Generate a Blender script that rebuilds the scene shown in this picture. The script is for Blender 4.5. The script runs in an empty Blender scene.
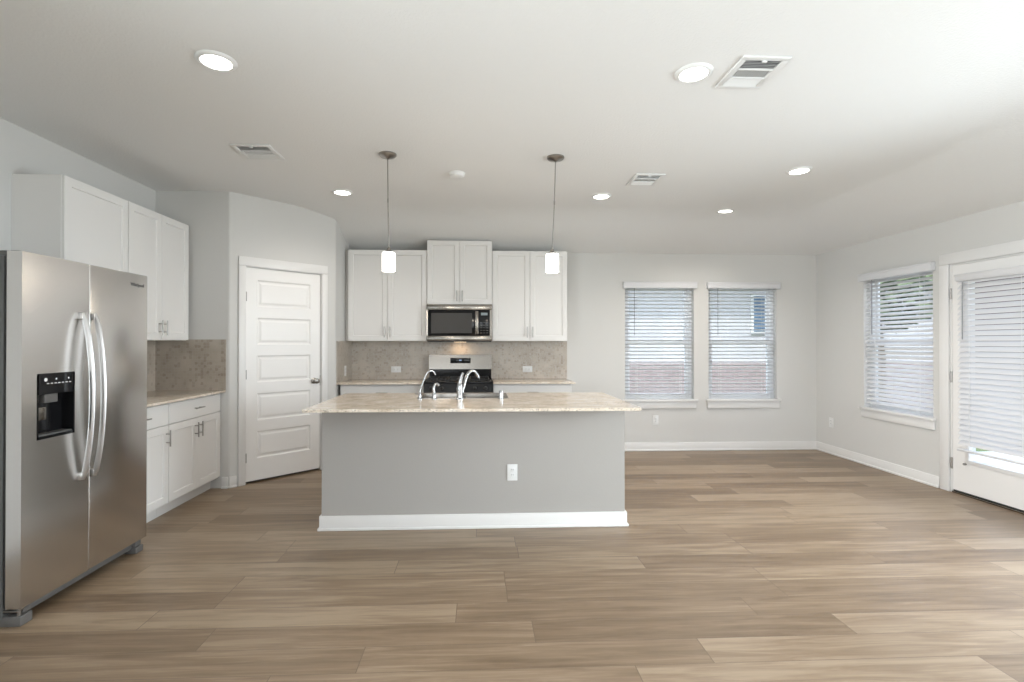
import bpy, bmesh, math, random
from mathutils import Vector, Matrix
random.seed(7)
PI = math.pi
sc = bpy.context.scene
col = sc.collection

# ------------------------------------------------------------------ camera
cd = bpy.data.cameras.new('camera'); cam = bpy.data.objects.new('camera', cd); col.objects.link(cam)
cam.location = (0, 0, 1.352)
cam.rotation_euler = (PI/2 + 0.0052, 0, -0.0443)
cd.sensor_width = 36; cd.lens = 507.55*36/1024
cd.shift_x = (512-501.8)/1024; cd.shift_y = -0.5/1024
cd.clip_start = .02; cd.clip_end = 300
sc.camera = cam

# ------------------------------------------------------------------ exposure
sc.view_settings.view_transform = 'Standard'
sc.view_settings.look = 'None'
sc.view_settings.gamma = 1
sc.view_settings.use_curve_mapping = False
sc.view_settings.exposure = 0.40

# ------------------------------------------------------------------ world (overcast-bright sky)
w = bpy.data.worlds.new('sky'); sc.world = w; w.use_nodes = True
nt = w.node_tree; nt.nodes.clear()
wo = nt.nodes.new('ShaderNodeOutputWorld'); bg = nt.nodes.new('ShaderNodeBackground')
tc = nt.nodes.new('ShaderNodeTexCoord'); sx = nt.nodes.new('ShaderNodeSeparateXYZ')
cr = nt.nodes.new('ShaderNodeValToRGB')
cr.color_ramp.elements[0].position = 0.0; cr.color_ramp.elements[0].color = (.90, .92, .97, 1)
cr.color_ramp.elements[1].position = .7; cr.color_ramp.elements[1].color = (.66, .76, .97, 1)
nt.links.new(tc.outputs['Generated'], sx.inputs[0]); nt.links.new(sx.outputs[2], cr.inputs[0])
nt.links.new(cr.outputs[0], bg.inputs[0]); bg.inputs[1].default_value = 3.2
nt.links.new(bg.outputs[0], wo.inputs[0])

def sun(e, rot, colr):
    l = bpy.data.lights.new('sun', 'SUN'); l.energy = e; l.color = colr; l.angle = .05
    o = bpy.data.objects.new('sun', l); o.rotation_euler = rot; col.objects.link(o)
sun(2.6, (math.radians(38), 0, math.radians(-25)), (1, .95, .86))

def area(name, loc, rot, sx_, sy_, e, c):
    l = bpy.data.lights.new(name, 'AREA'); l.shape = 'RECTANGLE'; l.size = sx_; l.size_y = sy_
    l.energy = e; l.color = c
    o = bpy.data.objects.new(name, l); o.location = loc; o.rotation_euler = rot; col.objects.link(o)
    return o
# fill lamps added at unseen windows, standing in for daylight
YB = -3.6; XLW = -3.008
area('rear_fill', (-1.2, YB+.03, 1.35), (PI/2+.45, 0, 0), 2.2, 1.9, 18, (1, .97, .93))
area('rear_fill', (2.1, YB+.03, 1.35), (PI/2+.45, 0, 0), 2.2, 1.9, 26, (1, .98, .95))
area('side_fill', (4.27, 1.9, 1.25), (PI/2-.25, 0, PI/2), 2.4, 2.0, 96, (.84, .935, 1)).data.spread = math.radians(140)
area('side_fill', (XLW+.28, -1.0, 1.35), (PI/2+.16, 0, -PI/2+.22), 2.4, 1.9, 135, (.90, .96, 1)).data.spread = math.radians(110)

# ------------------------------------------------------------------ materials
def mat(name, colr=(.8, .8, .8), rough=.5, metal=0, spec=.5, emit=None, es=0, coat=0):
    m = bpy.data.materials.new(name); m.use_nodes = True
    b = m.node_tree.nodes['Principled BSDF']
    b.inputs['Base Color'].default_value = (*colr, 1); b.inputs['Roughness'].default_value = rough
    b.inputs['Metallic'].default_value = metal; b.inputs['Specular IOR Level'].default_value = spec
    b.inputs['Coat Weight'].default_value = coat
    if emit: b.inputs['Emission Color'].default_value = (*emit, 1); b.inputs['Emission Strength'].default_value = es
    return m
def N(m, t, **k):
    n = m.node_tree.nodes.new(t)
    for a, v in k.items(): setattr(n, a, v)
    return n
def L(m, a, b): m.node_tree.links.new(a, b)
def bsdf(m): return m.node_tree.nodes['Principled BSDF']
def objco(m, scale=(1, 1, 1), rot=(0, 0, 0), world=False):
    if world:
        g = N(m, 'ShaderNodeNewGeometry'); src = g.outputs['Position']
    else:
        t = N(m, 'ShaderNodeTexCoord'); src = t.outputs['Object']
    mp = N(m, 'ShaderNodeMapping'); mp.inputs['Scale'].default_value = scale; mp.inputs['Rotation'].default_value = rot
    L(m, src, mp.inputs[0]); return mp.outputs[0]
def add_bump(m, height, strength=.2, dist=.002):
    b = N(m, 'ShaderNodeBump'); b.inputs['Strength'].default_value = strength; b.inputs['Distance'].default_value = dist
    L(m, height, b.inputs['Height']); L(m, b.outputs[0], bsdf(m).inputs['Normal'])
def paint(name, c, rough=.6, sc_=90, st=.25, d=.002):
    m = mat(name, c, rough, spec=.3)
    n = N(m, 'ShaderNodeTexNoise'); n.inputs['Scale'].default_value = sc_; n.inputs['Detail'].default_value = 3
    L(m, objco(m, world=True), n.inputs['Vector']); add_bump(m, n.outputs['Fac'], st, d)
    return m
WALL = paint('wall_paint', (.60, .592, .572), .75)
CEIL = paint('ceiling_texture', (.76, .76, .75), .85, 70, .6, .004)
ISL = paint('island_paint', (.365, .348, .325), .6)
TRIM = mat('white_trim', (.71, .70, .685), .35)
CAB = mat('cabinet_white', (.73, .715, .695), .32)
TOE = mat('toe_kick_white', (.70, .69, .67), .5)
DOORW = mat('door_white', (.78, .765, .745), .38)
BLACK = mat('black_gloss', (.008, .008, .009), .12, spec=.25)
BLACKM = mat('black_matte', (.02, .02, .02), .45)
DKGREY = mat('dark_grey', (.09, .092, .09), .45)
MIDGREY = mat('grey_plastic', (.11, .105, .10), .45)
CHROME = mat('chrome', (.40, .40, .40), .2, 1)
NICKEL = mat('brushed_nickel', (.34, .325, .305), .28, 1)
PLATE = mat('white_plastic', (.70, .70, .69), .35)
DUCT = mat('duct_grey', (.16, .16, .165), .6)
SLOT = mat('slot_dark', (.08, .08, .08), .6)
BLIND = mat('blind_white', (.64, .64, .65), .45)
b_ = bsdf(BLIND); b_.inputs['Subsurface Weight'].default_value = 0
CORD = mat('cord', (.75, .75, .73), .7)
WAND = mat('wand_grey', (.25, .26, .27), .2)
VINYL = mat('vinyl_white', (.78, .79, .80), .4)
DISP = mat('display_blue', (.02, .03, .05), .1, emit=(.35, .5, .8), es=.5)
SILK = mat('silk_print', (.7, .7, .7), .5)
LOGO = mat('logo_grey', (.16, .16, .16), .35, .6)
LENS = mat('lamp_lens', (1, 1, 1), .3, emit=(1, .96, .9), es=7)
HOODL = mat('hood_lamp', (1, 1, 1), .3, emit=(1, .72, .42), es=4)
SHADE = mat('frosted_shade', (.95, .95, .93), .3, emit=(1, .97, .92), es=2.0)

def steel(name, c=(.60, .60, .60), rough=.27, axis='h', scl=1):
    m = mat(name, c, rough, 1)
    s = (2, 2, 260) if axis == 'h' else (260, 260, 2)
    n = N(m, 'ShaderNodeTexNoise'); n.inputs['Scale'].default_value = scl; n.inputs['Detail'].default_value = 4
    L(m, objco(m, s), n.inputs['Vector'])
    r = N(m, 'ShaderNodeMapRange'); r.inputs['To Min'].default_value = rough-.015; r.inputs['To Max'].default_value = rough+.02
    L(m, n.outputs['Fac'], r.inputs['Value']); L(m, r.outputs[0], bsdf(m).inputs['Roughness'])
    return m
STEEL = steel('stainless_steel', (.68, .665, .65), .24)
STEEL2 = steel('stainless_light', (.27, .25, .225), .20)
HANDLE = steel('stainless_handle', (.50, .49, .48), .28)

# glass: thin, lets light straight through
def glassmat():
    m = bpy.data.materials.new('window_glass'); m.use_nodes = True; t = m.node_tree; t.nodes.clear()
    o = t.nodes.new('ShaderNodeOutputMaterial'); mx = t.nodes.new('ShaderNodeMixShader')
    tr = t.nodes.new('ShaderNodeBsdfTransparent'); gl = t.nodes.new('ShaderNodeBsdfGlossy'); gl.inputs['Roughness'].default_value = .02
    tr.inputs[0].default_value = (.93, .96, .97, 1)
    mx.inputs[0].default_value = .02
    t.links.new(tr.outputs[0], mx.inputs[1]); t.links.new(gl.outputs[0], mx.inputs[2]); t.links.new(mx.outputs[0], o.inputs[0])
    return m
GLASS = glassmat()

def floor_mat():
    m = mat('plank_floor', (.3, .22, .15), .38, spec=.45)
    g = N(m, 'ShaderNodeNewGeometry'); s = N(m, 'ShaderNodeSeparateXYZ'); L(m, g.outputs['Position'], s.inputs[0])
    def M(op, a, b=None):
        n = N(m, 'ShaderNodeMath', operation=op)
        for i, v in enumerate((a, b)):
            if v is None: continue
            if isinstance(v, (int, float)): n.inputs[i].default_value = v
            else: L(m, v, n.inputs[i])
        return n.outputs[0]
    PW, PL = .18, 1.5
    ry = M('DIVIDE', M('ADD', s.outputs[1], 20.03), PW); row = M('FLOOR', ry); fy = M('FRACT', ry)
    wn = N(m, 'ShaderNodeTexWhiteNoise', noise_dimensions='1D'); L(m, row, wn.inputs['W'])
    cx_ = M('ADD', M('DIVIDE', M('ADD', s.outputs[0], 30.0), PL), M('MULTIPLY', wn.outputs[0], 7.31))
    ci = M('FLOOR', cx_); fx = M('FRACT', cx_)
    cb = N(m, 'ShaderNodeCombineXYZ'); L(m, row, cb.inputs[0]); L(m, ci, cb.inputs[1])
    w2 = N(m, 'ShaderNodeTexWhiteNoise', noise_dimensions='3D'); L(m, cb.outputs[0], w2.inputs['Vector'])
    # grain coordinates: stretched along X, shifted per plank
    cg = N(m, 'ShaderNodeCombineXYZ'); L(m, M('MULTIPLY', s.outputs[0], 1.1), cg.inputs[0]); L(m, M('MULTIPLY', s.outputs[1], 14), cg.inputs[1]); L(m, M('MULTIPLY', w2.outputs[0], 40), cg.inputs[2])
    n1 = N(m, 'ShaderNodeTexNoise'); n1.inputs['Scale'].default_value = 1.6; n1.inputs['Detail'].default_value = 5; n1.inputs['Roughness'].default_value = .6; n1.inputs['Distortion'].default_value = .6
    L(m, cg.outputs[0], n1.inputs['Vector'])
    cg2 = N(m, 'ShaderNodeCombineXYZ'); L(m, M('MULTIPLY', s.outputs[0], 3), cg2.inputs[0]); L(m, M('MULTIPLY', s.outputs[1], 120), cg2.inputs[1]); L(m, M('MULTIPLY', w2.outputs[0], 40), cg2.inputs[2])
    n2 = N(m, 'ShaderNodeTexNoise'); n2.inputs['Scale'].default_value = 1.0; n2.inputs['Detail'].default_value = 3
    L(m, cg2.outputs[0], n2.inputs['Vector'])
    v = M('ADD', M('MULTIPLY', w2.outputs[0], .38), M('ADD', M('MULTIPLY', n1.outputs[0], 1.05), M('MULTIPLY', n2.outputs[0], .18)))
    r = N(m, 'ShaderNodeValToRGB'); e = r.color_ramp.elements
    e[0].position = .46; e[0].color = (.128, .085, .050, 1)
    e[1].position = 1.12; e[1].color = (.295, .222, .150, 1)
    k = e.new(.78); k.color = (.214, .151, .096, 1)
    L(m, v, r.inputs[0])
    sy = M('LESS_THAN', M('ABSOLUTE', M('SUBTRACT', fy, .5)), .4915); sxm = M('LESS_THAN', M('ABSOLUTE', M('SUBTRACT', fx, .5)), .4988)
    seam = M('MULTIPLY', sy, sxm)
    mx = N(m, 'ShaderNodeMix', data_type='RGBA'); mx.inputs[6].default_value = (.13, .092, .062, 1)
    L(m, seam, mx.inputs[0]); L(m, r.outputs[0], mx.inputs[7]); L(m, mx.outputs[2], bsdf(m).inputs['Base Color'])
    rr = N(m, 'ShaderNodeMapRange'); rr.inputs['To Min'].default_value = .30; rr.inputs['To Max'].default_value = .46
    L(m, n1.outputs[0], rr.inputs['Value']); L(m, rr.outputs[0], bsdf(m).inputs['Roughness'])
    add_bump(m, M('ADD', M('MULTIPLY', n2.outputs[0], .25), seam), .25, .001)
    return m
FLOOR = floor_mat()

def granite():
    m = mat('granite', (.6, .5, .4), .10, spec=.5)
    c = objco(m, world=True)
    n = N(m, 'ShaderNodeTexNoise'); n.inputs['Scale'].default_value = 9; n.inputs['Detail'].default_value = 6; n.inputs['Roughness'].default_value = .7
    L(m, c, n.inputs['Vector'])
    r = N(m, 'ShaderNodeValToRGB'); e = r.color_ramp.elements
    e[0].position = .3; e[0].color = (.50, .42, .33, 1); e[1].position = .7; e[1].color = (.76, .71, .64, 1)
    k = e.new(.5); k.color = (.66, .58, .49, 1)
    L(m, n.outputs[0], r.inputs[0])
    v = N(m, 'ShaderNodeTexVoronoi'); v.inputs['Scale'].default_value = 210; L(m, c, v.inputs['Vector'])
    s = N(m, 'ShaderNodeSeparateColor'); L(m, v.outputs['Color'], s.inputs[0])
    r2 = N(m, 'ShaderNodeValToRGB'); r2.color_ramp.interpolation = 'CONSTANT'; e = r2.color_ramp.elements
    e[0].position = 0; e[0].color = (.30, .28, .26, 1); e[1].position = .13; e[1].color = (1, 1, 1, 1)
    k = e.new(.8); k.color = (1.2, 1.17, 1.12, 1)
    L(m, s.outputs[0], r2.inputs[0])
    mx = N(m, 'ShaderNodeMix', data_type='RGBA', blend_type='MULTIPLY'); mx.inputs[0].default_value = .8
    L(m, r.outputs[0], mx.inputs[6]); L(m, r2.outputs[0], mx.inputs[7]); L(m, mx.outputs[2], bsdf(m).inputs['Base Color'])
    return m
GRANITE = granite()

def tile():
    m = mat('marble_mosaic', (.6, .5, .4), .28, spec=.5)
    c = objco(m, world=True)
    v = N(m, 'ShaderNodeTexVoronoi'); v.inputs['Scale'].default_value = 38; v.inputs['Randomness'].default_value = .35; L(m, c, v.inputs['Vector'])
    s = N(m, 'ShaderNodeSeparateColor'); L(m, v.outputs['Color'], s.inputs[0])
    r2 = N(m, 'ShaderNodeValToRGB'); e = r2.color_ramp.elements
    e[0].position = 0; e[0].color = (.80, .77, .74, 1); e[1].position = .3; e[1].color = (1, .99, .97, 1)
    e[0].position = .05; L(m, s.outputs[0], r2.inputs[0])
    n = N(m, 'ShaderNodeTexNoise'); n.inputs['Scale'].default_value = 6; n.inputs['Detail'].default_value = 5; L(m, c, n.inputs['Vector'])
    r = N(m, 'ShaderNodeValToRGB'); e = r.color_ramp.elements
    e[0].position = .35; e[0].color = (.37, .325, .275, 1); e[1].position = .65; e[1].color = (.47, .42, .365, 1)
    L(m, n.outputs[0], r.inputs[0])
    mx = N(m, 'ShaderNodeMix', data_type='RGBA', blend_type='MULTIPLY'); mx.inputs[0].default_value = 1
    L(m, r.outputs[0], mx.inputs[6]); L(m, r2.outputs[0], mx.inputs[7])
    v3 = N(m, 'ShaderNodeTexVoronoi', feature='DISTANCE_TO_EDGE'); v3.inputs['Scale'].default_value = 38; v3.inputs['Randomness'].default_value = .35; L(m, c, v3.inputs['Vector'])
    gt = N(m, 'ShaderNodeMath', operation='GREATER_THAN'); gt.inputs[1].default_value = .035; L(m, v3.outputs['Distance'], gt.inputs[0])
    m2 = N(m, 'ShaderNodeMix', data_type='RGBA'); m2.inputs[6].default_value = (.42, .385, .34, 1)
    L(m, gt.outputs[0], m2.inputs[0]); L(m, mx.outputs[2], m2.inputs[7]); L(m, m2.outputs[2], bsdf(m).inputs['Base Color'])
    add_bump(m, gt.outputs[0], .15, .001)
    return m
TILE = tile()

def noisy(name, c1, c2, scale, rough=.8, sc3=(1, 1, 1)):
    m = mat(name, c1, rough)
    n = N(m, 'ShaderNodeTexNoise'); n.inputs['Scale'].default_value = scale; n.inputs['Detail'].default_value = 5
    L(m, objco(m, sc3, world=True), n.inputs['Vector'])
    r = N(m, 'ShaderNodeValToRGB'); r.color_ramp.elements[0].position = .35; r.color_ramp.elements[1].position = .65
    r.color_ramp.elements[0].color = (*c1, 1); r.color_ramp.elements[1].color = (*c2, 1)
    L(m, n.outputs[0], r.inputs[0]); L(m, r.outputs[0], bsdf(m).inputs['Base Color']); return m
GRASS = noisy('grass', (.08, .12, .04), (.16, .19, .08), 8)
CONC = noisy('concrete', (.45, .43, .40), (.52, .50, .47), 4)
FENCE = noisy('fence_wood', (.12, .085, .065), (.19, .14, .11), 3, .8, (8, 8, 1))
SIDING = noisy('siding', (.53, .51, .52), (.58, .56, .57), 1)
ROOF = noisy('shingles', (.13, .12, .13), (.24, .22, .22), 30)
def brickmat():
    m = mat('brick', (.3, .15, .1), .8)
    b = N(m, 'ShaderNodeTexBrick'); b.inputs['Scale'].default_value = 1; b.inputs['Brick Width'].default_value = .2; b.inputs['Row Height'].default_value = .07
    b.inputs['Mortar Size'].default_value = .008
    b.inputs['Color1'].default_value = (.38, .285, .28, 1); b.inputs['Color2'].default_value = (.31, .235, .235, 1); b.inputs['Mortar'].default_value = (.40, .36, .35, 1)
    L(m, objco(m, rot=(PI/2, 0, 0), world=True), b.inputs['Vector']); L(m, b.outputs['Color'], bsdf(m).inputs['Base Color']); return m
BRICK = brickmat()
PANEW = mat('dark_pane', (.10, .16, .24), .1)
TRUNK = noisy('bark', (.12, .09, .06), (.2, .15, .1), 12)
LEAF = noisy('leaves', (.10, .13, .07), (.22, .26, .14), 5)

# ------------------------------------------------------------------ mesh helpers
def box(bm, x0, x1, y0, y1, z0, z1, bev=0, seg=2):
    vs = [bm.verts.new((x, y, z)) for x in (x0, x1) for y in (y0, y1) for z in (z0, z1)]
    fs = [(0, 1, 3, 2), (4, 6, 7, 5), (0, 4, 5, 1), (2, 3, 7, 6), (0, 2, 6, 4), (1, 5, 7, 3)]
    F = [bm.faces.new([vs[i] for i in f]) for f in fs]
    if bev:
        ed = list({e for f in F for e in f.edges})
        bmesh.ops.bevel(bm, geom=ed, offset=bev, segments=seg, profile=.5, affect='EDGES')
    return F
def lathe(bm, prof, c=(0, 0, 0), n=28, axis='z', cap=True):
    rings = []
    for r, h in prof:
        ring = []
        for i in range(n):
            a = 2*PI*i/n
            p = (r*math.cos(a), r*math.sin(a), h)
            if axis == 'y': p = (p[0], p[2], p[1])
            if axis == 'x': p = (p[2], p[0], p[1])
            ring.append(bm.verts.new((p[0]+c[0], p[1]+c[1], p[2]+c[2])))
        rings.append(ring)
    for a, b in zip(rings, rings[1:]):
        for i in range(n):
            bm.faces.new((a[i], a[(i+1) % n], b[(i+1) % n], b[i]))
    if cap:
        bm.faces.new(rings[0][::-1]); bm.faces.new(rings[-1])
    return rings
def tube(bm, pts, r, n=12, flat=1.0, up=Vector((0, 0, 1))):
    pts = [Vector(p) for p in pts]; rad = r if isinstance(r, (list, tuple)) else [r]*len(pts)
    rings = []; prev = None
    for i, p in enumerate(pts):
        d = (pts[min(i+1, len(pts)-1)]-pts[max(i-1, 0)]).normalized()
        if prev is None:
            u = d.cross(up)
            if u.length < 1e-3: u = d.cross(Vector((1, 0, 0)))
            u.normalize()
        else:
            u = (prev-d*prev.dot(d)).normalized()
        v = d.cross(u); prev = u
        rings.append([bm.verts.new(p+u*math.cos(2*PI*k/n)*rad[i]+v*math.sin(2*PI*k/n)*rad[i]*flat) for k in range(n)])
    for a, b in zip(rings, rings[1:]):
        for i in range(n): bm.faces.new((a[i], a[(i+1) % n], b[(i+1) % n], b[i]))
    bm.faces.new(rings[0][::-1]); bm.faces.new(rings[-1])
def smoothpath(ctrl, n=24):
    c = [Vector(p) for p in ctrl]; c = [2*c[0]-c[1]]+c+[2*c[-1]-c[-2]]; out = []
    for i in range(1, len(c)-2):
        for k in range(n//(len(c)-3)+1):
            t = k/(n//(len(c)-3)+1); p0, p1, p2, p3 = c[i-1:i+3]
            out.append(.5*((2*p1)+(-p0+p2)*t+(2*p0-5*p1+4*p2-p3)*t*t+(-p0+3*p1-3*p2+p3)*t**3))
    out.append(c[-2]); return out
def prism(bm, poly, z0, z1):
    a = [bm.verts.new((x, y, z0)) for x, y in poly]; b = [bm.verts.new((x, y, z1)) for x, y in poly]
    n = len(poly)
    for i in range(n): bm.faces.new((a[i], a[(i+1) % n], b[(i+1) % n], b[i]))
    bm.faces.new(a[::-1]); bm.faces.new(b)
def new(): return bmesh.new()
def obj(name, bm, m, parent=None, smooth=False, loc=None):
    bmesh.ops.recalc_face_normals(bm, faces=bm.faces)
    me = bpy.data.meshes.new(name); bm.to_mesh(me); bm.free()
    for x in (m if isinstance(m, (list, tuple)) else [m]): me.materials.append(x)
    if smooth:
        for p in me.polygons: p.use_smooth = True
        try: me.set_sharp_from_angle(angle=math.radians(40))
        except Exception: pass
    o = bpy.data.objects.new(name, me); col.objects.link(o)
    if parent: o.parent = parent
    if loc: o.location = loc
    return o
def bx(name, dims, m, parent=None, bev=0):
    b = new()
    if isinstance(dims[0], (list, tuple)):
        for d in dims: box(b, *d, bev)
    else: box(b, *dims, bev)
    return obj(name, b, m, parent, smooth=bool(bev))
def thing(name, label, cat, loc=(0, 0, 0), rz=0, group=None):
    o = bpy.data.objects.new(name, None); col.objects.link(o); o.location = loc; o.rotation_euler = (0, 0, rz)
    o.empty_display_size = .1
    return tag(o, label, cat, group)
def tag(o, label, cat, group=None):
    o['label'] = label; o['category'] = cat
    if group: o['group'] = group
    return o
def struct(o, label=None):
    o['kind'] = 'structure'
    if label: o['label'] = label
    return o
def dup(root, loc=None, rz=None, label=None):
    r = root.copy(); col.objects.link(r)
    if loc is not None: r.location = loc
    if rz is not None: r.rotation_euler = (0, 0, rz)
    if label: r['label'] = label
    for ch in list(root.children):
        c = ch.copy(); col.objects.link(c); c.parent = r
        for g in list(ch.children):
            d = g.copy(); col.objects.link(d); d.parent = c
    return r

# ------------------------------------------------------------------ room dimensions
XL, XR, D = -3.008, 4.297, 6.2925
HF, HL = 2.77, 2.478            # flat ceiling / low edge
XC, YC = 3.36, 5.42             # ceiling creases
YS = 4.85; XS = -2.335          # pantry stub wall and its outer corner
XP = -1.568; YP = XP+(YS-XS)     # pantry side wall and corner (45 degree face between)
T = .14

# floor
struct(bx('floor', (XL-.2, XR+.2, YB-.2, D+.2, -.12, 0), FLOOR), 'light brown wood plank floor')
# ceiling: flat part with slopes down to the back and right walls
b = new()
X0, Y0 = XL-.05, YB-.1
sl_r = (HF-HL)/(XR-XC); sl_b = (HF-HL)/(D-YC)
XO = XR+.1; YO = D+.1
zr = HF-sl_r*(XO-XC); zb = HF-sl_b*(YO-YC)
def cv(x, y, z): return b.verts.new((x, y, z))
def zprof(t, run):            # drop below the flat ceiling, t metres past the crease, rounded over +-.25 m
    k = .25; sl = (HF-HL)/run
    if t <= -k: return 0
    if t >= k: return sl*t
    return sl*(t+k)**2/(4*k)
def zc(x, y):
    return HF-max(zprof(y-YC, D-YC), max(0, x-XC)*sl_r)
xs = [X0, -2.4, -1.58, 0, 1.5, 2.6]+[XC+i*(XO-XC)/12 for i in range(13)]
ys = [Y0, 0, 3, 4.6, YC-.25]+[YC-.25+.04*i for i in range(1, 13)]+[YC+.25+i*(YO-YC-.25)/8 for i in range(1, 9)]
G = [[cv(x, y, zc(x, y)) for y in ys] for x in xs]
for i in range(len(xs)-1):
    for j in range(len(ys)-1): b.faces.new((G[i][j], G[i][j+1], G[i+1][j+1], G[i+1][j]))
top = [cv(X0, Y0, 3), cv(XO, Y0, 3), cv(XO, YO, 3), cv(X0, YO, 3)]
b.faces.new(top)
b.faces.new([g for g in G[0]]+[top[3], top[0]]); b.faces.new([g for g in G[-1]][::-1]+[top[1], top[2]])
b.faces.new([g[0] for g in G][::-1]+[top[0], top[1]]); b.faces.new([g[-1] for g in G]+[top[2], top[3]])
struct(obj('ceiling', b, CEIL, smooth=True), 'off-white textured ceiling sloping down at its back and right edges')

def wall_with_holes(name, u0, u1, z0, z1, holes, mk, m):
    """holes: (ua,ub,za,zb) sorted along u. mk(u0,u1,z0,z1)->box dims"""
    ds = []; u = u0
    for a, b2, c, d in sorted(holes):
        ds.append(mk(u, a, z0, z1)); ds.append(mk(a, b2, z0, c)) if c > z0 else None
        ds.append(mk(a, b2, d, z1)); u = b2
    ds.append(mk(u, u1, z0, z1)); return struct(bx(name, [d for d in ds if d], m))
W1 = (1.827, 2.706); W2 = (2.896, 3.778); RW = (4.625, 5.495); ZS, ZT = .622, 2.112
DR = (3.50, 4.445); DRZ = 2.065
HH = 2.9
wall_with_holes('wall_back', XL-T, XR, 0, HH, [(*W1, ZS, ZT), (*W2, ZS, ZT)], lambda a, b2, c, d: (a, b2, D, D+T, c, d), WALL)
SW = (.7, 3.1, .25, 2.25)
wall_with_holes('wall_right', YB-T, D+T, 0, HH, [(*RW, ZS, ZT), (*DR, 0, DRZ), SW], lambda a, b2, c, d: (XR, XR+T, a, b2, c, d), WALL)
wall_with_holes('wall_left', YB-T, D, 0, HH, [(-2.2, .2, .4, 2.3)], lambda a, b2, c, d: (XL-T, XL, a, b2, c, d), WALL)
RWN = [(-2.3, -.1, .4, 2.3), (1.0, 3.2, .4, 2.3)]
wall_with_holes('wall_front', XL, XR, 0, HH, RWN, lambda a, b2, c, d: (a, b2, YB-T, YB, c, d), WALL)
# pantry enclosure: stub wall, 45 degree wall with a door opening, side wall
struct(bx('wall_pantry_stub', (XL, XS-.06, YS, YS+.1, 0, HH), WALL), 'short wall beside the base cabinets')
dv = Vector((1, 1, 0)).normalized(); nv = Vector((1, -1, 0)).normalized()   # along the wall, out into the room
LEN = (Vector((XP, YP, 0))-Vector((XS, YS, 0))).length
def diag(bm, s0, s1, d0, d1, z0, z1, bev=0):
    """box in the frame of the angled wall: s along from the left corner, d out from its face"""
    bb = new(); box(bb, s0, s1, d0, d1, z0, z1, bev)
    M4 = Matrix(((dv.x, nv.x, 0, XS), (dv.y, nv.y, 0, YS), (0, 0, 1, 0), (0, 0, 0, 1)))
    bb.transform(M4); me = bpy.data.meshes.new('t'); bb.to_mesh(me); bb.free(); bm.from_mesh(me); bpy.data.meshes.remove(me)
# door opening along s
S0, S1 = .150, .912
PZ = 2.085
b = new()
rb = .018
def arc(cx_, cy_, a0, a1, n=6): return [(cx_+rb*math.cos(a0+(a1-a0)*i/n), cy_+rb*math.sin(a0+(a1-a0)*i/n)) for i in range(n+1)]
# rounded (bullnose) corner posts + wall either side of the door, as plan polygons
def P2(s, d): v = Vector((XS, YS, 0))+dv*s+nv*d; return (v.x, v.y)
prism(b, [(XS-.06, YS), (XS-.012, YS), (XS-.004, YS+.001), (XS+.006, YS+.006), P2(.02, 0), P2(S0-.012, 0), P2(S0-.012, -.1), (XS-.06, YS+.1)], 0, HH)
prism(b, [P2(S1+.012, 0), P2(LEN-.018, 0), P2(LEN-.004, -.002), (XP, YP+.006), (XP, YP+.02), (XP, D), (XP-.1, D), (XP-.1, YP+.04), P2(S1+.012, -.1)], 0, HH)
diag(b, S0-.012, S1+.012, -.1, 0, PZ+.012, HH)
struct(obj('wall_pantry', b, WALL), 'angled pantry corner wall')

# baseboards
def bboard(name, dims_list):
    b = new()
    for d in dims_list: box(b, *d, .004)
    return struct(obj(name, b, TRIM, smooth=True), 'white baseboard')
BH, BT = .105, .014
bboard('baseboard_back', [(1.09, XR-.001, D-BT, D, 0, BH), (1.09, XR-.001, D-BT-.012, D, 0, .02)])
bboard('baseboard_right', [(XR-BT, XR, DR[1]+.11, D-BT, 0, BH), (XR-BT-.012, XR, DR[1]+.11, D-BT, 0, .02), (XR-BT, XR, YB, DR[0]-.11, 0, BH)])
bboard('baseboard_left', [(XL, XL+BT, YB, 2.4, 0, BH)])
b = new(); box(b, -2.395, XS-.004, YS-BT, YS, 0, BH, .004); diag(b, .0, .065, -.002, BT, 0, BH, .004); diag(b, -.006, .065, -.002, BT+.012, 0, .02, .004)
box(b, -2.395, XS, YS-BT-.012, YS, 0, .02, .004)
struct(obj('baseboard_pantry', b, TRIM, smooth=True), 'white baseboard wrapping the pantry corner')
b = new(); diag(b, S1+.085, LEN+.004, -.002, BT, 0, BH, .004); box(b, XP, XP+BT, YP+.004, 5.68, 0, BH, .004)
struct(obj('baseboard_pantry_side', b, TRIM, smooth=True), 'white baseboard right of the pantry door')

# ------------------------------------------------------------------ pantry door (door_1)
d1 = thing('door_1', 'white five-panel pantry door with nickel knob', 'door'); del d1['category']; struct(d1)
M4 = Matrix(((dv.x, nv.x, 0, XS), (dv.y, nv.y, 0, YS), (0, 0, 1, 0), (0, 0, 0, 1)))
d1.matrix_world = M4    # local x along wall, y outwards (left handed handled below)
d1.matrix_world = Matrix.Translation((XS, YS, 0)) @ Matrix.Rotation(PI/4, 4, 'Z')   # local x along wall, -y into the room
W_ = S1-S0
b = new(); box(b, S0+.003, S1-.003, .012, .047, .022, PZ-.003)
# recessed panel outlines: cut as inset faces on the room side
f = [f for f in b.faces if abs(f.normal.y+1) < .1 or abs(f.calc_center_median().y-.012) < 1e-5][0]
bmesh.ops.delete(b, geom=[f], context='FACES_ONLY')
mx_ = .108; px0, px1 = S0+mx_, S1-mx_
rows = []; zz = PZ-.118; ph = .262; gp = .106
for i in range(5): rows.append((zz-ph, zz)); zz -= ph+gp
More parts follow.
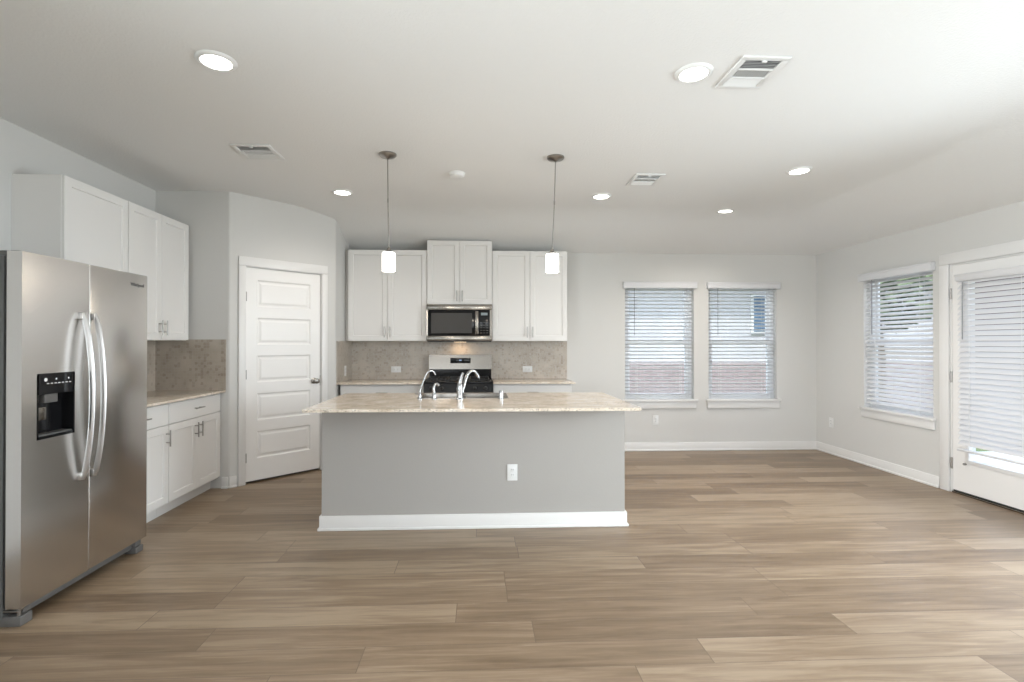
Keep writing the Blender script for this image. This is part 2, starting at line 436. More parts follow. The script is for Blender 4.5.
# front skin as stiles/rails + panels with a groove
def quad(bm, p): return bm.faces.new([bm.verts.new(q) for q in p])
yF = .012; xa, xb, za, zb_ = S0+.003, S1-.003, .022, PZ-.003
quad(b, [(xa, yF, za), (px0, yF, za), (px0, yF, zb_), (xa, yF, zb_)]); quad(b, [(px1, yF, za), (xb, yF, za), (xb, yF, zb_), (px1, yF, zb_)])
edges = [zb_]
for lo, hi in rows: edges += [hi, lo]
edges.append(za)
for i in range(0, len(edges), 2): quad(b, [(px0, yF, edges[i+1]), (px1, yF, edges[i+1]), (px1, yF, edges[i]), (px0, yF, edges[i])])
for lo, hi in rows:
    seq = [(0, 0), (.012, .009), (.024, .009), (.042, .003)]
    prev = None
    for ins, dep in seq:
        ring = [b.verts.new(q) for q in ((px0+ins, yF+dep, lo+ins), (px1-ins, yF+dep, lo+ins), (px1-ins, yF+dep, hi-ins), (px0+ins, yF+dep, hi-ins))]
        if prev:
            for k in range(4): b.faces.new((prev[k], prev[(k+1) % 4], ring[(k+1) % 4], ring[k]))
        prev = ring
    b.faces.new(prev)
slab = obj('door_slab', b, DOORW, d1)
b = new()
lathe(b, [(.032, .012), (.032, .006), (.026, .0), (.012, -.004), (.012, -.03), (.022, -.036), (.029, -.05), (.028, -.06), (.016, -.068)], (S1-.07, 0, .955), 24, 'y')
k = obj('door_knob', b, NICKEL, d1, True); k['label'] = 'brushed nickel door knob'
for z in (1.80, 1.05, .25):
    b = new(); lathe(b, [(.007, z-.045), (.007, z+.045)], (S0+.003, .004, 0), 10); box(b, S0-.012, S0+.003, .002, .010, z-.044, z+.044)
    o = obj('hinge', b, NICKEL, d1, True); o['label'] = 'nickel hinge'
bx('strike_plate', (S1-.003, S1+.012, .004, .012, .90, 1.01), NICKEL, d1)
b = new()   # casing and jamb
cw = .078
box(b, S0-cw+.006, S0-.006, -.018, 0, 0, PZ+.006+.0, .004); box(b, S1+.006, S1+cw-.006, -.018, 0, 0, PZ+.006, .004)
box(b, S0-cw+.006, S1+cw-.006, -.018, 0, PZ+.006, PZ+cw+.016, .004)
box(b, S0-.012, S0, 0, .1, 0, PZ+.01); box(b, S1, S1+.012, 0, .1, 0, PZ+.01); box(b, S0-.012, S1+.012, 0, .1, PZ, PZ+.012)
obj('door_casing', b, TRIM, d1, True)
bx('threshold_shadow_gap', (S0, S1, .055, .09, 0, .02), SLOT, d1).name = 'shadow_strip'  # dark colour stands in for the shade in the gap under the door
# dark pantry interior floor/back so the gap under the door is closed
struct(bx('trim_1', (XL+.01, XL+.03, YS+.1, D, 0, .1), TRIM))

# ------------------------------------------------------------------ windows
def window(name, W, H, place, label, thick=T):
    """local: x across (0..W), y 0 at wall face -> +y outside, z 0..H from the sill"""
    r = bpy.data.objects.new(name, None); col.objects.link(r); r.matrix_world = place; struct(r, label)
    yo = thick
    b = new()
    fw = .045
    for d in ((0, fw, yo-.07, yo-.005, 0, H), (W-fw, W, yo-.07, yo-.005, 0, H), (fw, W-fw, yo-.07, yo-.005, 0, fw), (fw, W-fw, yo-.07, yo-.005, H-fw, H)): box(b, *d, .003)
    obj('window_frame', b, VINYL, r, True)
    mid = H*.50
    b = new(); s = .035
    for d in ((fw, fw+s, yo-.06, yo-.035, fw, mid+.02), (W-fw-s, W-fw, yo-.06, yo-.035, fw, mid+.02), (fw+s, W-fw-s, yo-.06, yo-.035, fw, fw+s+.01), (fw+s, W-fw-s, yo-.06, yo-.035, mid-.02, mid+.02)): box(b, *d, .002)
    ls = obj('window_sash', b, VINYL, r, True); ls['label'] = 'lower sash'
    g = bx('window_pane', (fw+s, W-fw-s, yo-.050, yo-.046, fw+s, mid-.02), GLASS, ls)
    b = new()
    for d in ((fw, fw+s, yo-.034, yo-.012, mid-.02, H-fw), (W-fw-s, W-fw, yo-.034, yo-.012, mid-.02, H-fw), (fw+s, W-fw-s, yo-.034, yo-.012, H-fw-s, H-fw), (fw+s, W-fw-s, yo-.034, yo-.012, mid-.02, mid+.015)): box(b, *d, .002)
    us = obj('window_sash', b, VINYL, r, True); us['label'] = 'upper sash'
    bx('window_pane', (fw+s, W-fw-s, yo-.026, yo-.022, mid+.015, H-fw-s), GLASS, us)
    b = new(); box(b, -.038, W+.038, -.045, 0, -.002, .022, .005); box(b, .0, W, 0, yo-.07, -.002, .012)
    o = obj('window_sill', b, TRIM, r, True)
    b = new(); box(b, -.024, W+.024, -.02, 0, -.09, -.002, .004)
    obj('window_apron', b, TRIM, r, True)
    return r
placeB = lambda x: Matrix.Translation((x, D, ZS))
placeR = lambda y: Matrix.Translation((XR, y, ZS)) @ Matrix.Rotation(-PI/2, 4, 'Z')
window('window_1', W1[1]-W1[0], ZT-ZS, placeB(W1[0]), 'left window in the back wall')
window('window_2', W2[1]-W2[0], ZT-ZS, placeB(W2[0]), 'right window in the back wall')
window('window_3', RW[1]-RW[0], ZT-ZS, placeR(RW[1]), 'window in the right wall')
# unseen windows added so that fill light can enter the room
def added_window(name, W, H, place):
    r = bpy.data.objects.new(name, None); col.objects.link(r); r.matrix_world = place; struct(r, 'unseen window added for fill light')
    b = new()
    for d in ((0, .05, .06, .12, 0, H), (W-.05, W, .06, .12, 0, H), (.05, W-.05, .06, .12, 0, .05), (.05, W-.05, .06, .12, H-.05, H), (W/2-.03, W/2+.03, .06, .12, .05, H-.05)): box(b, *d)
    obj('window_frame', b, VINYL, r)
    bx('window_pane', (.05, W-.05, .088, .092, .05, H-.05), GLASS, r)
added_window('added_window_4', 2.2, 1.9, Matrix.Translation((-.1, YB, .4)) @ Matrix.Rotation(PI, 4, 'Z'))
added_window('added_window_5', 2.2, 1.9, Matrix.Translation((3.2, YB, .4)) @ Matrix.Rotation(PI, 4, 'Z'))
added_window('added_window_6', 2.4, 2.0, Matrix.Translation((XR, 3.1, .25)) @ Matrix.Rotation(-PI/2, 4, 'Z'))

added_window('added_window_7', 2.4, 1.9, Matrix.Translation((XL, -2.2, .4)) @ Matrix.Rotation(PI/2, 4, 'Z'))

# ------------------------------------------------------------------ blinds
def blind(W, H, place, label, val_ext=.03, val_h=.07, pitch=.0455, tilt=38, bottom_gap=0, yb=.035, wand=.12, wl=.60, cords=(.18, .82), val_proj=.045, group=None):
    """local: x 0..W, z 0..H, y 0 at wall face, +y outside; slats centred at yb"""
    r = bpy.data.objects.new('window_blind', None); col.objects.link(r); r.matrix_world = place; tag(r, label, 'blind', group)
    b = new()
    box(b, -val_ext, W+val_ext, -val_proj, -val_proj+.014, H-val_h, H+.012, .004)
    box(b, -val_ext, W+val_ext, -val_proj-.005, -val_proj+.014, H-.004, H+.012, .003)
    for e in (-val_ext, W+val_ext-.012): box(b, e, e+.012, -val_proj+.014, -.0015, H-val_h, H+.012, .002)
    obj('valance', b, BLIND, r, True)
    bx('headrail', (.006, W-.006, yb-.028, yb+.028, H-.05, H-.003), BLIND, r, .003)
    b = new(); z = H-val_h-.015; sw = .05; a = math.radians(tilt)
    zend = bottom_gap+.045
    n = 0
    while z > zend:
        top_, bot = [], []
        for k in range(7):
            t = -1+2*k/6; lx = t*sw/2; cz = (1-t*t)*.0035
            y = yb+lx*math.cos(a); zz_ = z+lx*math.sin(a)+cz
            top_.append((y, zz_+.0012)); bot.append((y, zz_-.0012))
        pl = top_+bot[::-1]
        va = [b.verts.new((.008, y, q)) for y, q in pl]; vb = [b.verts.new((W-.008, y, q)) for y, q in pl]
        m_ = len(pl)
        for i in range(m_): b.faces.new((va[i], va[(i+1) % m_], vb[(i+1) % m_], vb[i]))
        b.faces.new(va[::-1]); b.faces.new(vb)
        z -= pitch; n += 1
    o = obj('slats', b, BLIND, r, True)
    bx('bottom_rail', (.008, W-.008, yb-.026, yb+.026, bottom_gap+.004, bottom_gap+.024), BLIND, r, .003)
    b = new()
    for c in cords:
        for yy in (yb-.026*math.cos(a)-.003, yb+.026*math.cos(a)+.003): tube(b, [(W*c, yy, bottom_gap+.02), (W*c, yy, H-.05)], .0012, 6)
    obj('ladder_cord', b, CORD, r)
    b = new(); tube(b, [(wand, yb-.034, H-.06), (wand, yb-.036, H-.06-wl)], .0042, 8)
    o = obj('tilt_wand', b, WAND, r, True); o['label'] = 'dark tilt wand'
    return r
blind(W1[1]-W1[0], ZT-ZS-.004, placeB(W1[0]), 'white slatted blind on the left window of the back wall', tilt=-15)
blind(W2[1]-W2[0], ZT-ZS-.004, placeB(W2[0]), 'white slatted blind on the right window of the back wall, nearest the corner', tilt=-15)
blind(RW[1]-RW[0], ZT-ZS-.004, placeR(RW[1]), 'white slatted blind on the right wall window beside the patio door', tilt=38)

# ------------------------------------------------------------------ patio door (door_2)
d2 = bpy.data.objects.new('door_2', None); col.objects.link(d2); struct(d2, 'white patio door with full glass behind a slatted blind')
d2.matrix_world = Matrix.Translation((XR, DR[1], 0)) @ Matrix.Rotation(-PI/2, 4, 'Z')   # local x from far jamb towards the camera, -y into the room
DW = DR[1]-DR[0]
b = new(); s0, s1 = .017, DW-.017; lz0, lz1 = .31, 1.90; lx0, lx1 = .165, DW-.165
zt = DRZ-.012
for d in ((s0, lx0, .0, .044, .03, zt), (lx1, s1, .0, .044, .03, zt), (lx0, lx1, .0, .044, .03, lz0), (lx0, lx1, .0, .044, lz1, zt)): box(b, *d)
obj('door_slab', b, DOORW, d2)
b = new()
for d in ((lx0-.02, lx0+.012, -.012, .056, lz0-.02, lz1+.02), (lx1-.012, lx1+.02, -.012, .056, lz0-.02, lz1+.02), (lx0, lx1, -.012, .056, lz0-.02, lz0+.012), (lx0, lx1, -.012, .056, lz1-.012, lz1+.02)): box(b, *d, .004)
obj('glass_frame', b, DOORW, d2, True)
bx('door_glass', (lx0, lx1, .020, .024, lz0, lz1), GLASS, d2)
b = new()
box(b, -.10, -.008, -.018, 0, 0, DRZ+.006, .004); box(b, DW+.008, DW+.10, -.018, 0, 0, DRZ+.006, .004); box(b, -.10, DW+.10, -.018, 0, DRZ+.006, DRZ+.105, .004)
box(b, 0, .014, -.002, T, 0, DRZ); box(b, DW-.014, DW, -.002, T, 0, DRZ); box(b, .014, DW-.014, -.002, T, DRZ-.010, DRZ)
obj('door_casing', b, TRIM, d2, True)
b = new(); box(b, .014, DW-.014, -.012, T+.02, 0, .016, .003); o = obj('threshold', b, STEEL2, d2, True); o['label'] = 'light metal threshold'
bx('door_sweep', (s0, s1, .004, .040, .016, .03), BLACKM, d2)
for z in (1.80, 1.045, .265):
    b = new(); lathe(b, [(.008, z-.05), (.008, z+.05)], (.012, -.008, 0), 10); box(b, .0, .017, -.004, .0, z-.05, z+.05)
    o = obj('hinge', b, NICKEL, d2, True); o['label'] = 'nickel hinge'
b = new(); lathe(b, [(.030, 0), (.030, -.008), (.012, -.014), (.012, -.045), (.026, -.052), (.030, -.066), (.018, -.076)], (DW-.085, 0, .95), 20, 'y')
obj('door_knob', b, NICKEL, d2, True)
bd = blind(.665, 1.945-.40, Matrix.Translation((XR-.014, DR[1]-.132, .40)) @ Matrix.Rotation(-PI/2, 4, 'Z'),
      'white slatted blind hung on the glass patio door', val_ext=.0, val_h=.038, yb=-.045, val_proj=.078, tilt=52, wand=.075, wl=.50)
b = new(); lathe(b, [(.010, .0), (.010, -.02), (.006, -.024)], (0, 0, 0), 12, 'y')
hd = obj('hold_down_bracket', b, NICKEL, bd, True); hd.location = (.02, -.0, -.115)

# ------------------------------------------------------------------ cabinets
def pull(bm, x, z, vert=True, ln=.128, y=0):
    """bar pull standing off the face at y (front is -y)"""
    h = ln/2
    if vert:
        lathe(bm, [(.0055, z-h-.018), (.0055, z+h+.018)], (x, y-.032, 0), 12)
        for q in (z-h+.012, z+h-.012): lathe(bm, [(.0045, 0), (.0045, -.032)], (x, y, q), 8, 'y')
    else:
        lathe(bm, [(.0055, x-h-.018), (.0055, x+h+.018)], (0, y-.032, z), 12, 'x')
        for q in (x-h+.012, x+h-.012): lathe(bm, [(.0045, 0), (.0045, -.032)], (q, y, z), 8, 'y')
def shaker(bm, x0, x1, z0, z1, y=0, th=.02, st=.058, rec=.009):
    """shaker panel, front at y-th"""
    yf = y-th
    def ring(i, d): return [bm.verts.new(q) for q in ((x0+i, yf+d, z0+i), (x1-i, yf+d, z0+i), (x1-i, yf+d, z1-i), (x0+i, yf+d, z1-i))]
    rs = [[bm.verts.new(q) for q in ((x0, y, z0), (x1, y, z0), (x1, y, z1), (x0, y, z1))], ring(0, .0015), ring(.0015, 0), ring(st-.002, 0), ring(st+.004, rec)]
    bm.faces.new(rs[0][::-1])
    for a, b2 in zip(rs, rs[1:]):
        for k in range(4): bm.faces.new((a[k], a[(k+1) % 4], b2[(k+1) % 4], b2[k]))
    bm.faces.new(rs[-1])
def cab_door(parent, x0, x1, z0, z1, hx, hz, vert=True):
    b = new(); shaker(b, x0, x1, z0, z1); d = obj('door', b, CAB, parent)
    if hx is not None:
        b = new(); pull(b, hx, hz, vert, .09, -.02); o = obj('handle', b, NICKEL, d, True); o['label'] = 'brushed nickel bar handle'
    return d
def drawer(parent, x0, x1, z0, z1, hx):
    b = new(); box(b, x0, x1, -.02, 0, z0, z1, .002); d = obj('drawer', b, CAB, parent)
    b = new(); pull(b, hx, (z0+z1)/2, False, .09, -.02); o = obj('handle', b, NICKEL, d, True); o['label'] = 'brushed nickel bar handle'
def upper(place_loc, rz, W, H, label, ndoors=2, depth=.31, handle_side=1, group=None, hz=.105):
    """origin: bottom-left-front of carcass face; front -y, body to +y"""
    r = thing('wall_cabinet', label, 'cabinet', place_loc, rz, group)
    b = new(); box(b, 0, W, 0, depth, 0, H, .0015); obj('body', b, CAB, r)
    g = .0025
    if ndoors == 2:
        m_ = W/2
        cab_door(r, g, m_-g/2, .004, H-.004, m_-.032, hz); cab_door(r, m_+g/2+.001, W-g, .004, H-.004, m_+.032, hz)
    else:
        cab_door(r, g, W-g, .004, H-.004, W-.032 if handle_side > 0 else .032, hz)
    return r
def base(place_loc, rz, W, label, layout, depth=.565, group=None, H=.894):
    r = thing('base_cabinet', label, 'cabinet', place_loc, rz, group)
    b = new(); box(b, 0, W, 0, depth, .10, H, .0015); obj('body', b, CAB, r)
    bx('toe_kick', (0, W, .07, depth, 0, .10), TOE, r)
    g = .003; zt_ = H-.012; zd = H-.175
    if layout == 'single':
        drawer(r, g, W-g, zd+.003, zt_, W/2-.02); cab_door(r, g, W-g, .115, zd-.003, W-.032, zd-.10)
    elif layout == 'double':
        drawer(r, g, W-g, zd+.003, zt_, W/2)
        cab_door(r, g, W/2-g/2, .115, zd-.003, W/2-.032, zd-.10); cab_door(r, W/2+g/2, W-g, .115, zd-.003, W/2+.032, zd-.10)
    return r
UZ = 1.376; UF = XL+.33-.02
R90 = PI/2     # local -y -> +x ; local x -> +y
upper((UF, 3.396, UZ), R90, .600, 2.442-UZ, 'white single-door wall cabinet above and behind the refrigerator top', 1)
upper((UF, 3.998, UZ), R90, .806, 2.442-UZ, 'white two-door wall cabinet on the left wall beside the pantry wall', 2)
BF = XL+.60-.02
base((BF, 3.448, 0), R90, .606, 'white base cabinet with one drawer and one door right beside the refrigerator', 'single')
base((BF, 4.056, 0), R90, .786, 'white base cabinet with a wide drawer over two doors by the pantry corner', 'double')
YU = D-.33+.02
upper((XP+.045, YU, UZ), 0, -.612-(XP+.045), 2.442-UZ, 'white two-door wall cabinet left of the microwave', 2, .312-.002)
upper((-.610, YU-.012, 1.802), 0, .760, 2.556-1.802, 'short white two-door wall cabinet standing taller than its neighbours above the microwave', 2, .32, hz=.10)
upper((.152, YU, UZ), 0, 1.040-.152, 2.442-UZ, 'white two-door wall cabinet right of the microwave', 2, .31)
bx_ = struct(bx('trim_2', (XP, XP+.044, YU+.05, YU+.07, UZ, 2.442), WALL), 'painted filler strip beside the left wall cabinet')
YBC = D-.60+.02
base((XP+.03, YBC, 0), 0, -.616-(XP+.03), 'white base cabinet left of the range, mostly behind the island', 'double')
base((.156, YBC, 0), 0, 1.045-.156, 'white base cabinet right of the range, mostly behind the island', 'double')

# countertops
CT0, CT1 = .894, .914
def slabtop(name, d, label):
    b = new(); box(b, *d, .003); return tag(obj(name, b, GRANITE, smooth=True), label, 'countertop')
slabtop('countertop', (XL, XL+.645, 3.445, YS-.001, CT0, CT1), 'speckled beige granite countertop on the left wall between refrigerator and pantry')
slabtop('countertop', (XP+.002, -.612, D-.645, D-.001, CT0, CT1), 'granite countertop left of the range on the back wall')
slabtop('countertop', (.156, 1.078, D-.645, D-.001, CT0, CT1), 'granite countertop right of the range on the back wall')
# backsplashes
def splash(dl, label):
    b = new()
    for d in dl: box(b, *d)
    return tag(obj('tile_backsplash', b, TILE), label, 'backsplash')
splash([(XL, XL+.009, 3.45, YS-.009, CT1, UZ), (XL, -2.362, YS-.009, YS, CT1, UZ+.01)], 'taupe marble mosaic backsplash at the left counter beside the pantry wall')
splash([(XP+.002, 1.092, D-.009, D, CT1, UZ), (XP, XP+.009, D-.64, D-.009, CT1, UZ)], 'beige marble mosaic backsplash running behind the range')

# ------------------------------------------------------------------ outlets
def outlet(loc, rz, label, horiz=False, kind='outlet'):
    """plate flat against a wall, front -y"""
    r = thing('wall_outlet', label, 'outlet', loc, rz)
    w_, h_ = (.119, .074) if horiz else (.074, .119)
    bx('cover_plate', (-w_/2, w_/2, -.006, 0, -h_/2, h_/2), PLATE, r, .002)
    for s in (-1, 1):
        c = (s*.0195, 0) if horiz else (0, s*.0195)
        a, c2 = (.013, .0165) if horiz else (.0165, .013)
        f_ = bx('receptacle', (c[0]-a, c[0]+a, -.009, -.005, c[1]-c2, c[1]+c2), PLATE, r, .002)
        for q in (-.006, .006):
            bx('slot', (c[0]-.004, c[0]+.004, -.0095, -.0085, c[1]+q-.0012, c[1]+q+.0012) if horiz else (c[0]+q-.0012, c[0]+q+.0012, -.0095, -.0085, c[1]-.001, c[1]+.008), SLOT, f_)
    return r
outlet((.243, 3.728, .403), 0, 'white outlet on the front of the kitchen island')
outlet((2.212, D, .386), 0, 'white outlet low on the back wall under the left window')
outlet((XR, 6.018, .383), PI/2+PI, 'white outlet low on the right wall beside the back corner')
outlet((-1.021, D-.009, 1.03), 0, 'white outlet sideways in the backsplash left of the range', True)
outlet((.598, D-.009, 1.03), 0, 'white outlet sideways in the backsplash right of the range', True)
outlet((XP+.009, 5.98, 1.03), PI/2, 'white outlet in the backsplash return on the pantry side wall')

# ------------------------------------------------------------------ island
SX0, SX1, SY0, SY1 = -.475, .215, 4.045, 4.40
def ring_slab(bm, o_, i_, z0, z1):
    oc = [(o_[0], o_[2]), (o_[1], o_[2]), (o_[1], o_[3]), (o_[0], o_[3])]; ic = [(i_[0], i_[2]), (i_[1], i_[2]), (i_[1], i_[3]), (i_[0], i_[3])]
    V_ = {}
    for nm, cc in (('o', oc), ('i', ic)):
        for z in (z0, z1): V_[nm, z] = [bm.verts.new((x, y, z)) for x, y in cc]
    for k in range(4):
        j = (k+1) % 4
        bm.faces.new((V_['o', z1][k], V_['o', z1][j], V_['i', z1][j], V_['i', z1][k])); bm.faces.new((V_['o', z0][j], V_['o', z0][k], V_['i', z0][k], V_['i', z0][j]))
        bm.faces.new((V_['o', z0][k], V_['o', z0][j], V_['o', z1][j], V_['o', z1][k])); bm.faces.new((V_['i', z0][j], V_['i', z0][k], V_['i', z1][k], V_['i', z1][j]))
def hollow_body(bm):      # solid below, with a well for the sink above
    box(bm, BX0, BX1, BY0, BY1-.02, 0, .66)
    ring_slab(bm, (BX0, BX1, BY0, BY1-.02), (SX0-.01, SX1+.01, SY0-.01, SY1+.01), .66, CT0-.001)
BX0, BX1, BY0, BY1 = -1.138, 1.078, 3.728, 4.45
isl = thing('kitchen_island', 'grey painted kitchen island with white baseboard under a granite top', 'island', (-.03, 3.9, 0))
def rel(o, root): o.matrix_parent_inverse = Matrix.Translation(-Vector(root.location)); return o
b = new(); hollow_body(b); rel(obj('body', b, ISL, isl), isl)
b = new()
for d in ((BX0-BT, BX1+BT, BY0-BT, BY0, 0, BH), (BX0-BT, BX0, BY0, BY1-.02, 0, BH), (BX1, BX1+BT, BY0, BY1-.02, 0, BH)): box(b, *d, .003)
for d in ((BX0-BT-.011, BX1+BT+.011, BY0-BT-.011, BY0, 0, .019), (BX0-BT-.011, BX0, BY0, BY1-.02, 0, .019), (BX1, BX1+BT+.011, BY0, BY1-.02, 0, .019)): box(b, *d, .005)
o = rel(obj('island_baseboard', b, TRIM, isl, True), isl); o['label'] = 'white baseboard'
b = new()
IX0, IX1, IY0, IY1 = -1.166, 1.098, 3.400, 4.490
ring_slab(b, (IX0, IX1, IY0, IY1), (SX0, SX1, SY0, SY1), CT0, CT1)
tag(obj('countertop', b, GRANITE), 'wide speckled beige granite top of the kitchen island', 'countertop')
# hollow in the island body for the sink: the sink bowl sits in the opening
sk = thing('kitchen_sink', 'stainless steel sink set into the island countertop', 'sink', ((SX0+SX1)/2, (SY0+SY1)/2, CT1))
def R(o, root): o.matrix_parent_inverse = Matrix.Translation(-Vector(root.location)); return o
b = new(); ring_slab(b, (SX0-.018, SX1+.018, SY0-.014, SY1+.014), (SX0+.012, SX1-.012, SY0+.012, SY1-.012), CT1, CT1+.004)
R(obj('rim', b, STEEL2, sk), sk)
b = new()
zb0 = CT1-.018
i_ = (SX0+.012, SX1-.012, SY0+.012, SY1-.012)
va = [b.verts.new((x, y, CT1+.002)) for x, y in ((i_[0], i_[2]), (i_[1], i_[2]), (i_[1], i_[3]), (i_[0], i_[3]))]
vb = [b.verts.new((x, y, CT0-.19)) for x, y in ((i_[0]+.02, i_[2]+.02), (i_[1]-.02, i_[2]+.02), (i_[1]-.02, i_[3]-.02), (i_[0]+.02, i_[3]-.02))]
for k in range(4): b.faces.new((va[k], va[(k+1) % 4], vb[(k+1) % 4], vb[k]))
b.faces.new(vb)
R(obj('bowl', b, STEEL2, sk), sk)

# ------------------------------------------------------------------ faucet set
fx, fy = -.152, 3.985
fa = thing('kitchen_faucet', 'tall chrome kitchen faucet with arched spout behind the island sink', 'faucet', (fx, fy, CT1))
b = new(); lathe(b, [(.032, 0), (.032, .006), (.024, .012), (.023, .05), (.025, .075), (.021, .11), (.014, .135), (.008, .142)], n=24)
obj('body', b, CHROME, fa, True)
b = new(); lp = smoothpath([(-.002, 0, .115), (.006, -.002, .15), (.014, -.004, .18), (.026, -.006, .207)], 12)
tube(b, lp, [.0175-.009*i/len(lp) for i in range(len(lp))], 12)
obj('lever_handle', b, CHROME, fa, True)
b = new(); pth = smoothpath([(.012, .012, .03), (.028, .025, .09), (.045, .045, .155), (.066, .07, .198), (.092, .095, .214), (.118, .115, .205), (.135, .13, .175)], 30)
tube(b, pth, [.012+.002*(i/len(pth)) for i in range(len(pth))], 14); obj('spout', b, CHROME, fa, True)
b = new(); tube(b, [(.133, .128, .184), (.141, .134, .160)], .0165, 14); obj('spout_tip', b, CHROME, fa, True)
ft = thing('filter_faucet', 'slim chrome gooseneck water faucet at the left of the island sink', 'faucet', (-.462, 3.985, CT1))
b = new(); lathe(b, [(.020, 0), (.020, .006), (.012, .012), (.011, .045), (.006, .055)], n=18); obj('body', b, CHROME, ft, True)
b = new(); tube(b, smoothpath([(0, 0, .05), (.004, .004, .08), (.022, .02, .14), (.045, .045, .195), (.068, .06, .216), (.095, .08, .212), (.112, .09, .185)], 30), .0055, 10); obj('spout', b, CHROME, ft, True)
b = new(); tube(b, [(-.008, 0, .035), (-.038, -.004, .042)], .005, 8); obj('lever_handle', b, CHROME, ft, True)
sp = thing('side_sprayer', 'short chrome curved sprayer between the two taps of the island sink', 'sprayer', (-.352, 3.985, CT1))
b = new(); lathe(b, [(.022, 0), (.022, .006), (.016, .012), (.014, .05), (.010, .056)], n=18); obj('base', b, CHROME, sp, True)
b = new(); tube(b, smoothpath([(0, 0, .05), (-.004, 0, .08), (.004, .004, .108), (.022, .008, .118), (.036, .010, .104)], 20), .0115, 12)
obj('spray_head', b, CHROME, sp, True)
ag = thing('air_gap_cap', 'small chrome cylinder cap at the right end of the island sink', 'plumbing fitting', (.172, 3.99, CT1))
b = new(); lathe(b, [(.022, 0), (.022, .004), (.018, .006), (.018, .058), (.015, .065), (.006, .067)], n=20); obj('cap', b, CHROME, ag, True)

# ------------------------------------------------------------------ refrigerator
FX = -2.176; FY0, FY1 = 2.515, 3.432; FT = 1.792
fr = thing('refrigerator', 'stainless steel side-by-side refrigerator with ice and water dispenser', 'refrigerator', (-2.6, (FY0+FY1)/2, 0))
def FR(o): return R(o, fr)
FR(bx('case', (XL+.03, -2.262, FY0+.004, FY1-.004, .035, FT-.022), DKGREY, fr, .004))
GY = 2.933
def fdoor(name, y0, y1, hole=None):
    b = new()
    x0, x1 = -2.246, FX
    z0, z1 = .088, FT
    if not hole:
        box(b, x0, x1, y0, y1, z0, z1, .006, 3)
    else:
        ya, yb_, za_, zb2 = hole
        # front face built as frame around the dispenser recess
        box(b, x0, x1, y0, ya, z0, z1); box(b, x0, x1, yb_, y1, z0, z1); box(b, x0, x1, ya, yb_, z0, za_); box(b, x0, x1, ya, yb_, zb2, z1)
        bmesh.ops.remove_doubles(b, verts=b.verts, dist=1e-5)
        # drop internal faces
        seen = {}
        for f_ in b.faces:
            key = tuple(sorted(v.index for v in f_.verts)); 
        b.verts.index_update()
        for f_ in list(b.faces):
            key = tuple(sorted(v.index for v in f_.verts)); seen.setdefault(key, []).append(f_)
        kill = [f_ for v in seen.values() if len(v) > 1 for f_ in v]
        if kill: bmesh.ops.delete(b, geom=kill, context='FACES')
    return FR(obj(name, b, STEEL, fr, smooth=not hole))
DY0, DY1, DZ0, DZ1 = 2.600, 2.832, .872, 1.200
dl = fdoor('freezer_door', FY0, GY-.003, (DY0, DY1, DZ0, DZ1)); dl['label'] = 'stainless freezer door with dispenser'
drr = fdoor('fridge_door', GY+.003, FY1)
# dispenser
disp = FR(bx('dispenser', [(FX-.065, FX-.06, DY0, DY1, DZ0, DZ1), (FX-.06, FX+.0015, DY0, DY0+.008, DZ0, DZ1), (FX-.06, FX+.0015, DY1-.008, DY1, DZ0, DZ1), (FX-.06, FX+.0015, DY0, DY1, DZ0, DZ0+.014), (FX-.06, FX+.0015, DY0, DY1, DZ1-.105, DZ1)], BLACK, fr)); disp['label'] = 'glossy black ice and water dispenser'
def sub(o, parent):
    o.parent = parent; o.matrix_parent_inverse = Matrix.Translation(-Vector(fr.location)) if False else Matrix.Identity(4)
    return o
def FS(name, dims, m, parent, bev=0):   # a part of a refrigerator part (same frame as its parent mesh)
    return bx(name, dims, m, parent, bev)
FS('ice_chute', [(FX-.050, FX-.008, 2.655, 2.735, 1.050, 1.095)], MIDGREY, disp, .004)
b = new(); box(b, FX-.03, FX-.012, 2.612, 2.672, .965, 1.030, .005); o = obj('dispenser_paddle', b, STEEL2, disp, True)
FS('drip_tray', (FX-.055, FX-.004, DY0+.012, DY1-.012, DZ0+.014, DZ0+.022), DKGREY, disp)
b = new(); lathe(b, [(.009, FX+.0015), (.009, FX+.0025)], (0, 2.648, 1.168), 16, 'x')
for k_ in range(7): box(b, FX+.0015, FX+.0022, 2.655+k_*.023, 2.668+k_*.023, 1.146, 1.150)
for yy in (2.712, 2.790): box(b, FX+.0015, FX+.0022, yy-.004, yy+.004, 1.165, 1.173)
obj('button_marks', b, SILK, disp)
# curved handles
for nm, hy, door in (('door_handle', 2.868, dl), ('door_handle', 2.952, drr)):
    b = new(); zt0, zb0_ = 1.515, .612
    n_ = 26; pts = []
    for i in range(n_+1):
        t = i/n_; z = zt0+(zb0_-zt0)*t
        bow = math.sin(PI*t)**.62
        pts.append((FX+.012+.054*bow, hy, z))
    tube(b, pts, .0155, 14, .6, up=Vector((0, 1, 0)))
    for z in (zt0-.015, zb0_+.015): box(b, FX-.001, FX+.022, hy-.013, hy+.013, z-.02, z+.02, .004)
    o = obj(nm, b, HANDLE, door, True)
    o['label'] = 'curved stainless bar handle'
